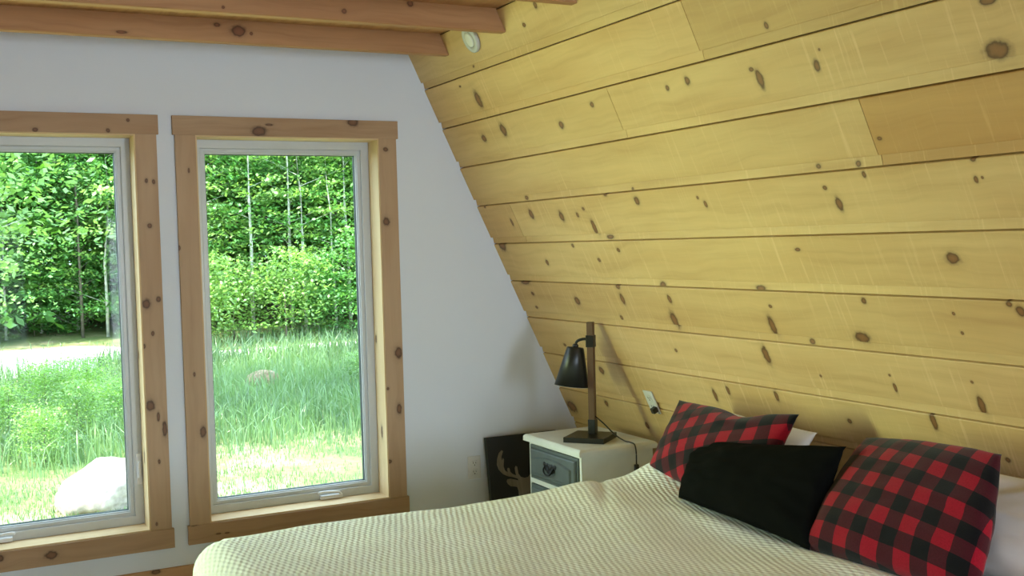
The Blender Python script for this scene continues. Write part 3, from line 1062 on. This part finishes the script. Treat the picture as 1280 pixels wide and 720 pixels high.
def pillow(name, BL, BR, TR, TL, thick, mat, label, group=None, seed=0, pinch=0.07, sag=0.0, sag_u=0.0, uvper=0.14, uvrot=0.0, uvoff=(0, 0), wr=0.006, fat=0.5, n=36):
    """cushion between four corner points (seen from the room), filled on both sides"""
    BL, BR, TR, TL = (Vector(p) for p in (BL, BR, TR, TL))
    nrm = ((BR - BL) + (TR - TL)).cross((TL - BL) + (TR - BR)).normalized()
    root = (BL + BR) / 2
    root.z = min(BL.z, BR.z)
    wdt = ((BR - BL).length + (TR - TL).length) / 2
    hgt_ = ((TL - BL).length + (TR - BR).length) / 2
    verts, faces, uvs, idx = [], [], [], {}
    ca, sa = math.cos(uvrot), math.sin(uvrot)
    for side in (1, -1):
        for i in range(n + 1):
            for j in range(n + 1):
                edge = i in (0, n) or j in (0, n)
                if edge and side < 0:
                    idx[side, i, j] = idx[1, i, j]
                    continue
                u, v_ = 2 * i / n - 1, 2 * j / n - 1
                u = math.sin(u * PI / 2) * 0.45 + u * 0.55
                v_ = math.sin(v_ * PI / 2) * 0.45 + v_ * 0.55
                uu = u * (1 - pinch * (1 - v_ * v_))
                vv = v_ * (1 - pinch * (1 - u * u))
                vv -= sag * math.exp(-((u - sag_u) / 0.3) ** 2) * max(0, v_) ** 2
                a, b2 = (uu + 1) / 2, (vv + 1) / 2
                p = (BL * (1 - a) + BR * a) * (1 - b2) + (TL * (1 - a) + TR * a) * b2
                prof = (max(0, 1 - u * u) * max(0, 1 - v_ * v_)) ** fat
                prof *= 1 - 0.18 * v_
                h = thick / 2 * prof
                wn_ = mnoise.noise(Vector((u * 2.3 + seed, v_ * 2.3, seed * 1.7))) + 0.6 * mnoise.noise(Vector((u * 5 + seed, v_ * 5, side)))
                rad = mnoise.noise(Vector((math.atan2(v_, u) * 3.2, seed, 0))) * (u * u + v_ * v_) ** 0.5
                h += wr * wn_ * min(1, prof * 3) + wr * 1.4 * rad * prof
                if edge:
                    h = wr * 0.8 * mnoise.noise(Vector((u * 4 + seed, v_ * 4, 5)))
                p = p + nrm * h * (side if not edge else 1)
                idx[side, i, j] = len(verts)
                verts.append(p - root)
                U, V_ = (a - 0.5) * wdt / uvper, (b2 - 0.5) * hgt_ / uvper
                uvs.append((U * ca - V_ * sa + uvoff[0], U * sa + V_ * ca + uvoff[1]))
        for i in range(n):
            for j in range(n):
                fq = [idx[side, i, j], idx[side, i + 1, j], idx[side, i + 1, j + 1], idx[side, i, j + 1]]
                faces.append(fq if side > 0 else fq[::-1])
    me = bpy.data.meshes.new(name)
    me.from_pydata([tuple(p) for p in verts], [], faces)
    me.update()
    ul = me.uv_layers.new(name='UVMap')
    for lp in me.loops:
        ul.data[lp.index].uv = uvs[lp.vertex_index]
    me.polygons.foreach_set('use_smooth', [True] * len(me.polygons))
    me.materials.append(mat)
    o = link(bpy.data.objects.new(name, me))
    o.location = root
    return tag(o, label, 'pillow', group)


check = check_mat()
pillow_white = plain('white_pillowcase', (0.78, 0.77, 0.76), 0.9, bump=0.006, bscale=11, var=0.02, spec=0.2)
black_cotton = plain('washed_black_cotton', (0.0042, 0.0046, 0.0042), 0.95, bump=0.001, bscale=400, var=0.15, spec=0.04)

pillow('bed_pillow', (2.46, 3.66, 0.56), (2.44, 2.92, 0.56), at_slope(1022, 541, 0.075), at_slope(884, 507, 0.075), 0.15, pillow_white,
       'white bed pillow standing behind the plaid pillow by the nightstand', None, 3, fat=0.42)
pillow('bed_pillow', (2.44, 2.52, 0.57), (2.42, 1.80, 0.57), at_slope(1420, 620, 0.09), at_slope(1100, 570, 0.09), 0.17, pillow_white,
       'white bed pillow standing behind the plaid pillow farther from the nightstand', None, 8, fat=0.42, wr=0.010)
pillow('plaid_pillow', (2.40, 3.60, 0.575), (2.36, 2.90, 0.575), at_slope(999, 518, 0.17), at_slope(849, 500, 0.17), 0.17, check,
       'red and black plaid pillow leaning beside the nightstand', None, 5, sag=0.16, sag_u=0.25, uvper=0.105, uvrot=-0.32, uvoff=(0.1, 0.3), fat=0.45)
pillow('plaid_pillow', (2.20, 2.50, 0.580), (2.27, 1.93, 0.580), at_slope(1252, 568, 0.20), at_slope(1083, 547, 0.20), 0.16, check,
       'red and black plaid pillow leaning on the black pillow\'s high corner, away from the nightstand', None, 12, uvper=0.098, uvrot=0.12, uvoff=(0.2, 0.1), fat=0.42, pinch=-0.03)
pillow('black_pillow', at_z(848, 622, 0.585), at_z(1012, 688, 0.585), at_slope(1058, 558, 0.33), at_slope(868, 553, 0.33), 0.17, black_cotton,
       'plain black pillow lying between the two plaid pillows', None, 20, fat=0.45, wr=0.010, pinch=0.05)

# ------------------------------------------------------------------ outdoors: ground, drive, boulders
GZ = -0.5


def ground_z(x, y):
    return GZ + 0.04 * mnoise.noise(Vector((x * 0.35, y * 0.35, 1.0))) - 0.02


lm, lnt, lb = new_mat('lawn_soil')
tcl = N(lnt, 'ShaderNodeTexCoord')
n1 = N(lnt, 'ShaderNodeTexNoise'); n1.inputs['Scale'].default_value = 1.1; n1.inputs['Detail'].default_value = 6
n2 = N(lnt, 'ShaderNodeTexNoise'); n2.inputs['Scale'].default_value = 14; n2.inputs['Detail'].default_value = 5
lnt.links.new(tcl.outputs['Object'], n1.inputs['Vector']); lnt.links.new(tcl.outputs['Object'], n2.inputs['Vector'])
c1 = ramp(lnt, n1.outputs['Fac'], [(0.35, (0.14, 0.20, 0.08)), (0.52, (0.25, 0.26, 0.13)), (0.66, (0.36, 0.31, 0.22))])
c2 = ramp(lnt, n2.outputs['Fac'], [(0.3, (0.7, 0.75, 0.6)), (0.7, (1.15, 1.1, 1.0))])
lnt.links.new(mixc(lnt, 'MULTIPLY', 0.8, c1, c2), lb.inputs['Base Color'])
lb.inputs['Roughness'].default_value = 1.0
lb.inputs['Specular IOR Level'].default_value = 0.1

gx = np.linspace(-30, 45, 76)
gy = np.concatenate([np.linspace(5.3, 28, 60), np.linspace(30, 75, 16)])
verts = [(x, y, ground_z(x, y) + max(0, (y - 24) * 0.02)) for x in gx for y in gy]
m_ = len(gy)
faces = [[i * m_ + j, (i + 1) * m_ + j, (i + 1) * m_ + j + 1, i * m_ + j + 1] for i in range(len(gx) - 1) for j in range(m_ - 1)]
structure(from_faces('ground', verts, faces, lm, None, True), 'uneven green lawn outside the windows', 'lawn')

gravel = plain('pale_gravel', (0.62, 0.58, 0.50), 0.95, var=0.25, bscale=25)
verts, faces = [], []
nr = 90
for i in range(nr + 1):
    x = -25 + 65 * i / nr
    wide = max(0, min(1, (3.9 - x) / 1.2))              # pale drive widened here to brighten the ground in that pane
    yc = 21.0 + 0.5 * math.sin(x * 0.25) + 0.03 * x + 1.6 * wide
    for k in range(7):
        hw_ = 0.65 + 2.6 * wide
        yy = yc - hw_ + 2 * hw_ * k / 6 + 0.18 * mnoise.noise(Vector((x, k, 3)))
        verts.append((x, yy, ground_z(x, yy) + 0.035 + 0.02 * math.sin(PI * k / 6)))
for i in range(nr):
    for k in range(6):
        a = i * 7 + k
        faces.append([a, a + 7, a + 8, a + 1])
structure(from_faces('gravel_drive', verts, faces, gravel, None, True), 'pale gravel drive before the forest edge', 'drive')


def boulder(name, loc, size, seed, mat, label, rz=0.0, flat=0.0):
    bm = bmesh.new()
    bmesh.ops.create_icosphere(bm, subdivisions=5, radius=1.0)
    for v_ in bm.verts:
        p = v_.co.copy()
        # facets: clip by a few random planes, then roughen
        rr = random.Random(seed)
        d = p.normalized()
        r = 1.0
        for _ in range(9):
            nv = Vector((rr.gauss(0, 1), rr.gauss(0, 1), rr.gauss(0, 0.8))).normalized()
            lim = rr.uniform(0.72, 0.95)
            c = d.dot(nv)
            if c > 0.05:
                r = min(r, lim / c)
        r += 0.05 * mnoise.noise(d * 2.2 + Vector((seed, 0, 0))) + 0.03 * mnoise.noise(d * 6 + Vector((seed, 2, 0))) + 0.012 * mnoise.noise(d * 15)
        v_.co = Vector((d.x * r * size[0], d.y * r * size[1], d.z * r * size[2] + size[2] * 0.55))
    o = from_bm(name, bm, mat, None, True)
    o.location = loc
    o.rotation_euler = (0, 0, rz)
    return tag(o, label, 'boulder')


rock_mat = plain('pale_granite', (0.40, 0.34, 0.30), 0.9, var=0.25, bscale=18, bump=0.01)
rock_mat2 = plain('tan_fieldstone', (0.27, 0.18, 0.115), 0.9, var=0.2, bscale=14, bump=0.01)
p = at_z(130, 632, GZ)
boulder('boulder', (p[0] + 0.04, p[1] + 0.1, GZ - 0.06), (0.41, 0.36, 0.27), 6, rock_mat, 'large pale granite boulder on the lawn near the house', 0.4)
p = at_z(327, 484, GZ)
boulder('boulder', (p[0], p[1], GZ + 0.02), (0.30, 0.25, 0.15), 9, rock_mat2, 'tan fieldstone half hidden in long grass', 0.2)

# ------------------------------------------------------------------ grass
rng = np.random.default_rng(5)


def leaf_mat(name, col, trans=0.45, var=0.35, scale=1.3, gloss=0.07):
    m, nt, b = new_mat(name)
    nt.nodes.remove(b)
    tc = N(nt, 'ShaderNodeTexCoord')
    geo = N(nt, 'ShaderNodeNewGeometry')
    no = N(nt, 'ShaderNodeTexNoise'); no.inputs['Scale'].default_value = scale
    nt.links.new(geo.outputs['Position'], no.inputs['Vector'])
    lo = tuple(c * (1 - var) for c in col)
    hi = (min(1, col[0] * (1 + var * 1.5)), min(1, col[1] * (1 + var)), col[2] * (1 + var * 0.5))
    c = ramp(nt, no.outputs['Fac'], [(0.3, lo), (0.7, hi)])
    c = mixc(nt, 'MULTIPLY', 1.0, c, ramp(nt, geo.outputs['Random Per Island'], [(0.0, (0.72, 0.78, 0.7)), (1.0, (1.18, 1.1, 1.0))]))
    d = N(nt, 'ShaderNodeBsdfDiffuse'); t = N(nt, 'ShaderNodeBsdfTranslucent')
    nt.links.new(c, d.inputs[0])
    nt.links.new(mixc(nt, 'MULTIPLY', 1.0, c, (1.15, 1.1, 0.55)), t.inputs[0])
    x = N(nt, 'ShaderNodeMixShader'); x.inputs[0].default_value = trans
    nt.links.new(d.outputs[0], x.inputs[1]); nt.links.new(t.outputs[0], x.inputs[2])
    gs = N(nt, 'ShaderNodeBsdfGlossy'); gs.inputs['Roughness'].default_value = 0.42
    x2 = N(nt, 'ShaderNodeMixShader'); x2.inputs[0].default_value = gloss
    nt.links.new(x.outputs[0], x2.inputs[1]); nt.links.new(gs.outputs[0], x2.inputs[2])
    nt.links.new(x2.outputs[0], nt.nodes['Material Output'].inputs['Surface'])
    return m


grass_mat = leaf_mat('grass_blades', (0.15, 0.28, 0.14), 0.35, 0.35, 0.7)


def tri_mesh(name, V, mat):
    """V: (n, 3, 3) triangles"""
    n = len(V)
    me = bpy.data.meshes.new(name)
    me.vertices.add(n * 3)
    me.vertices.foreach_set('co', V.reshape(-1).astype(np.float32))
    me.loops.add(n * 3)
    me.loops.foreach_set('vertex_index', np.arange(n * 3, dtype=np.int32))
    me.polygons.add(n)
    me.polygons.foreach_set('loop_start', np.arange(0, n * 3, 3, dtype=np.int32))
    me.polygons.foreach_set('loop_total', np.full(n, 3, dtype=np.int32))
    me.update(calc_edges=True)
    me.validate()
    me.materials.append(mat)
    return me


def quad_mesh(name, V, mat):
    """V: (n, 4, 3) quads"""
    n = len(V)
    me = bpy.data.meshes.new(name)
    me.vertices.add(n * 4)
    me.vertices.foreach_set('co', V.reshape(-1).astype(np.float32))
    me.loops.add(n * 4)
    me.loops.foreach_set('vertex_index', np.arange(n * 4, dtype=np.int32))
    me.polygons.add(n)
    me.polygons.foreach_set('loop_start', np.arange(0, n * 4, 4, dtype=np.int32))
    me.polygons.foreach_set('loop_total', np.full(n, 4, dtype=np.int32))
    me.update(calc_edges=True)
    me.materials.append(mat)
    return me


def blades(n, y0, y1, hmin, hmax, wd, dens=None):
    yy = y0 + (y1 - y0) * rng.random(n)
    xl, xr = -0.30 * yy - 0.6, 0.48 * yy + 1.2
    xx = xl + (xr - xl) * rng.random(n)
    keep = np.ones(n, bool)
    if dens is not None:
        keep = rng.random(n) < np.array([dens(a, b2) for a, b2 in zip(xx, yy)])
    xx, yy = xx[keep], yy[keep]
    n = len(xx)
    zz = np.array([ground_z(a, b2) for a, b2 in zip(xx, yy)])
    h = hmin + (hmax - hmin) * rng.random(n) ** 1.6
    th = rng.random(n) * 2 * PI
    lean_ = rng.random(n) * 0.7
    la = rng.random(n) * 2 * PI
    bx_, by_ = np.cos(th) * wd, np.sin(th) * wd
    base = np.stack([xx, yy, zz], 1)
    a = base + np.stack([bx_, by_, np.zeros(n)], 1)
    b2 = base - np.stack([bx_, by_, np.zeros(n)], 1)
    mid = base + np.stack([np.cos(la) * lean_ * h * 0.3, np.sin(la) * lean_ * h * 0.3, h * 0.6], 1)
    tip = base + np.stack([np.cos(la) * lean_ * h, np.sin(la) * lean_ * h, h * (1 - 0.25 * lean_)], 1)
    m1 = mid + np.stack([bx_, by_, np.zeros(n)], 1) * 0.7
    m2 = mid - np.stack([bx_, by_, np.zeros(n)], 1) * 0.7
    return np.concatenate([np.stack([a, b2, m1], 1), np.stack([b2, m2, m1], 1), np.stack([m1, m2, tip], 1)])


def tall_zone(x, y):
    k = 0.5 + 0.5 * mnoise.noise(Vector((x * 0.5, y * 0.5, 7)))
    return max(0.0, min(1.0, (y - 10.6) / 1.6)) * (0.5 + 0.5 * k) * (1.0 if y < 19.2 else 0.25)


def short_zone(x, y):
    k = 0.5 + 0.7 * mnoise.noise(Vector((x * 0.8, y * 0.8, 3)))
    return max(0.12, min(1, k))


tris = np.concatenate([blades(70000, 6.2, 12.5, 0.02, 0.09, 0.004, short_zone), blades(75000, 9.6, 19.6, 0.12, 0.46, 0.006, tall_zone), blades(9000, 18.4, 20.4, 0.25, 0.62, 0.010, lambda a, b2: 0.9 if a > 2.2 else 0.1), blades(14000, 19.0, 26.0, 0.1, 0.35, 0.012, lambda a, b2: 0.02 if abs(b2 - 21.0 - 0.5 * math.sin(a * 0.25) - 0.03 * a) < 1.4 else (0.04 if a < 3.3 else 0.9))])
go = bpy.data.objects.new('grass', tri_mesh('grass', tris, grass_mat))
link(go)
tag(go, 'short and long green grass growing over the lawn', 'grass', None, 'stuff')

# ------------------------------------------------------------------ trees and bushes
bark_pale = plain('pale_birch_bark', (0.52, 0.49, 0.42), 0.9, var=0.35, bscale=7)
bark_dark = plain('grey_brown_bark', (0.15, 0.12, 0.09), 0.95, var=0.3, bscale=9)
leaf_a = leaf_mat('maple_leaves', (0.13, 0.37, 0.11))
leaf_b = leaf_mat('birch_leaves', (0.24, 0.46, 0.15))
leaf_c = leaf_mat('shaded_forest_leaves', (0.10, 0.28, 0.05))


def leaf_quads(centers, size, flat=0.6, jitter=0.3):
    n = len(centers)
    # random orientation, biased to lie level
    nr_ = rng.normal(size=(n, 3))
    nr_[:, 2] = np.abs(nr_[:, 2]) + flat * 1.6
    nr_ /= np.linalg.norm(nr_, axis=1)[:, None]
    t = rng.normal(size=(n, 3))
    t -= nr_ * np.sum(t * nr_, 1)[:, None]
    t /= np.linalg.norm(t, axis=1)[:, None]
    b2 = np.cross(nr_, t)
    s = size * (1 - jitter + 2 * jitter * rng.random(n))[:, None]
    # pointed leaf: tip, side, stalk, side
    return np.stack([centers + t * s, centers + b2 * s * 0.48 + t * s * 0.1, centers - t * s * 0.75, centers - b2 * s * 0.48 + t * s * 0.1], 1)


def make_tree(name, height, crown_lo, crown_r, nclump, per, leaf, bark, trunk_r, lsize, lean=0.0, layered=0.35):
    """trunk with boughs and a crown of leaf sprays; returns (trunk mesh, crown mesh)"""
    pts, rad = [], []
    for i in range(8):
        t = i / 7
        pts.append((lean * t * t + 0.06 * height / 7 * rng.normal() * t, 0.05 * height / 7 * rng.normal() * t, height * t))
        rad.append(trunk_r * (1 - 0.8 * t))
    trunk_o = tube(name + '_trunk_tmp', pts, trunk_r, bark, None, 8, True, rad)
    bmb = bmesh.new()
    bmb.from_mesh(trunk_o.data)
    cl = []
    for k in range(nclump):
        t = crown_lo + (1 - crown_lo) * rng.random()
        a = rng.random() * 2 * PI
        rr = crown_r * (1.0 - 0.55 * (t - crown_lo) / max(0.01, 1 - crown_lo)) * (0.25 + 0.75 * rng.random() ** 0.6)
        z = height * t
        ip = min(6, int(t * 7))
        bx_, by_ = pts[ip][0], pts[ip][1]
        c = np.array([bx_ + math.cos(a) * rr, by_ + math.sin(a) * rr, z + 0.15 * rr])
        cl.append(c)
        if k % 3 == 0:    # a bough to this spray
            p0_ = Vector((bx_, by_, z - 0.25 * rr)); p1_ = Vector(c)
            d = (p1_ - p0_)
            sd = d.cross(Vector((0, 0, 1))).normalized() * trunk_r * 0.22
            up = Vector((0, 0, trunk_r * 0.22))
            vv = [bmb.verts.new(p0_ + q_) for q_ in (sd, up, -sd)] + [bmb.verts.new(p1_ + q_ * 0.3) for q_ in (sd, up, -sd)]
            for q_ in range(3):
                bmb.faces.new([vv[q_], vv[(q_ + 1) % 3], vv[3 + (q_ + 1) % 3], vv[3 + q_]])
    bmb.to_mesh(trunk_o.data)
    bmb.free()
    tm = trunk_o.data
    bpy.data.objects.remove(trunk_o)
    cl = np.array(cl)
    cen = np.repeat(cl, per, 0)
    spread = crown_r * 0.24
    cen = cen + rng.normal(size=cen.shape) * np.array([spread, spread, spread * layered])
    return tm, quad_mesh(name, leaf_quads(cen, lsize), leaf)


def place_tree(kind, meshes, x, y, sc, rz, label, cat, group, base_z=None):
    root = empty(kind, (x, y, ground_z(x, y) - 0.03 if base_z is None else base_z), rz)
    root.scale = (sc, sc, sc)
    tag(root, label, cat, group)
    link(bpy.data.objects.new('trunk' if cat == 'tree' else 'stems', meshes[0]), root)
    link(bpy.data.objects.new('foliage', meshes[1]), root)
    return root


maple = make_tree('maple_tree', 6.5, 0.10, 1.9, 95, 70, leaf_a, bark_dark, 0.05, 0.062, 0.0, 0.16)
birch = make_tree('birch_tree', 7.5, 0.16, 1.4, 60, 60, leaf_b, bark_pale, 0.045, 0.058, 0.4, 0.16)
sapling = make_tree('sapling', 6.0, 0.30, 0.8, 26, 40, leaf_b, bark_pale, 0.038, 0.055, 0.25, 0.2)
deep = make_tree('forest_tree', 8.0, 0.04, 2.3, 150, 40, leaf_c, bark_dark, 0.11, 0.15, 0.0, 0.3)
bush = make_tree('bush', 1.7, 0.08, 1.0, 60, 50, leaf_b, bark_dark, 0.02, 0.048, 0.0, 0.25)
bush2 = make_tree('bush', 2.4, 0.05, 1.1, 66, 50, leaf_a, bark_dark, 0.02, 0.052, 0.0, 0.25)
near = make_tree('shade_maple', 8.0, 0.22, 3.0, 150, 85, leaf_b, bark_pale, 0.10, 0.075, 0.3, 0.2)
tall = make_tree('tall_maple', 9.5, 0.48, 2.6, 150, 80, leaf_a, bark_dark, 0.13, 0.10, 0.2, 0.3)

rt = random.Random(21)
GB, GT, GM = 'bushes along the forest edge', 'trees at the forest edge', 'trees deeper in the forest'
x = -3.0
while x < 15:
    place_tree('bush', (bush, bush2)[rt.random() < 0.5], x, (26.4 if x < 3.5 else 23.2) + rt.uniform(0, 2.4) + 0.03 * x, rt.uniform(0.55, 1.2), rt.uniform(0, 6), 'low leafy bush along the forest edge behind the gravel drive', 'bush', GB)
    x += rt.uniform(0.75, 1.15)
x = -4.0
while x < 16:
    place_tree('maple_tree', maple, x, (27.4 if x < 3.3 else 25.2) + rt.uniform(0, 1.6), rt.uniform(0.8, 1.15), rt.uniform(0, 6), 'dark stemmed broadleaf tree standing at the forest edge', 'tree', GT)
    x += rt.uniform(1.8, 2.8)
x = -3.5
while x < 16:
    place_tree('birch_tree', birch, x, (27.2 if x < 3.3 else 25.0) + rt.uniform(0, 2.4), rt.uniform(0.85, 1.2), rt.uniform(0, 6), 'pale barked birch with light green leaves at the forest edge', 'tree', 'birches at the forest edge')
    x += rt.uniform(1.7, 2.8)
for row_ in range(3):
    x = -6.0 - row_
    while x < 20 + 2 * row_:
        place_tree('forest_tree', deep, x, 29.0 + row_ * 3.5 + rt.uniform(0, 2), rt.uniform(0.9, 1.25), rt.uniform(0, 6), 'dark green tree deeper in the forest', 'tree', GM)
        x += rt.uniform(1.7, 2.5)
x = -2.0
while x < 13:
    place_tree('sapling', sapling, x, (26.8 if x < 3.3 else 24.0) + rt.uniform(0, 3.0), rt.uniform(0.8, 1.3), rt.uniform(0, 6), 'thin pale stemmed sapling with few leaves at the forest edge', 'tree', 'saplings at the forest edge')
    x += rt.uniform(0.45, 0.95)
# the tree that reaches into the view on the left and shades the lawn
place_tree('tall_maple', tall, -0.5, 13.2, 1.0, 2.0, 'tall dark stemmed tree with a high crown shading the long grass', 'tree', None)
place_tree('shade_maple', near, -1.25, 14.6, 0.85, 1.0, 'pale barked broadleaf tree standing on the lawn before the drive', 'tree', None)
for wx, wy, ws in ((0.75, 11.6, 0.34), (1.15, 12.6, 0.40), (1.75, 13.4, 0.36), (0.95, 14.2, 0.45), (1.5, 15.0, 0.42), (2.3, 14.6, 0.34), (0.5, 13.1, 0.38), (4.6, 12.0, 0.28), (5.2, 15.2, 0.30), (2.0, 11.9, 0.26)):
    place_tree('weed', bush, wx, wy, ws, wx * 5, 'knee high leafy weed growing in the long grass', 'plant', 'weeds in the long grass')
place_tree('shade_maple', near, -0.9, 20.6, 0.62, 3.0, 'young broadleaf tree at the near edge of the gravel drive', 'tree', None)
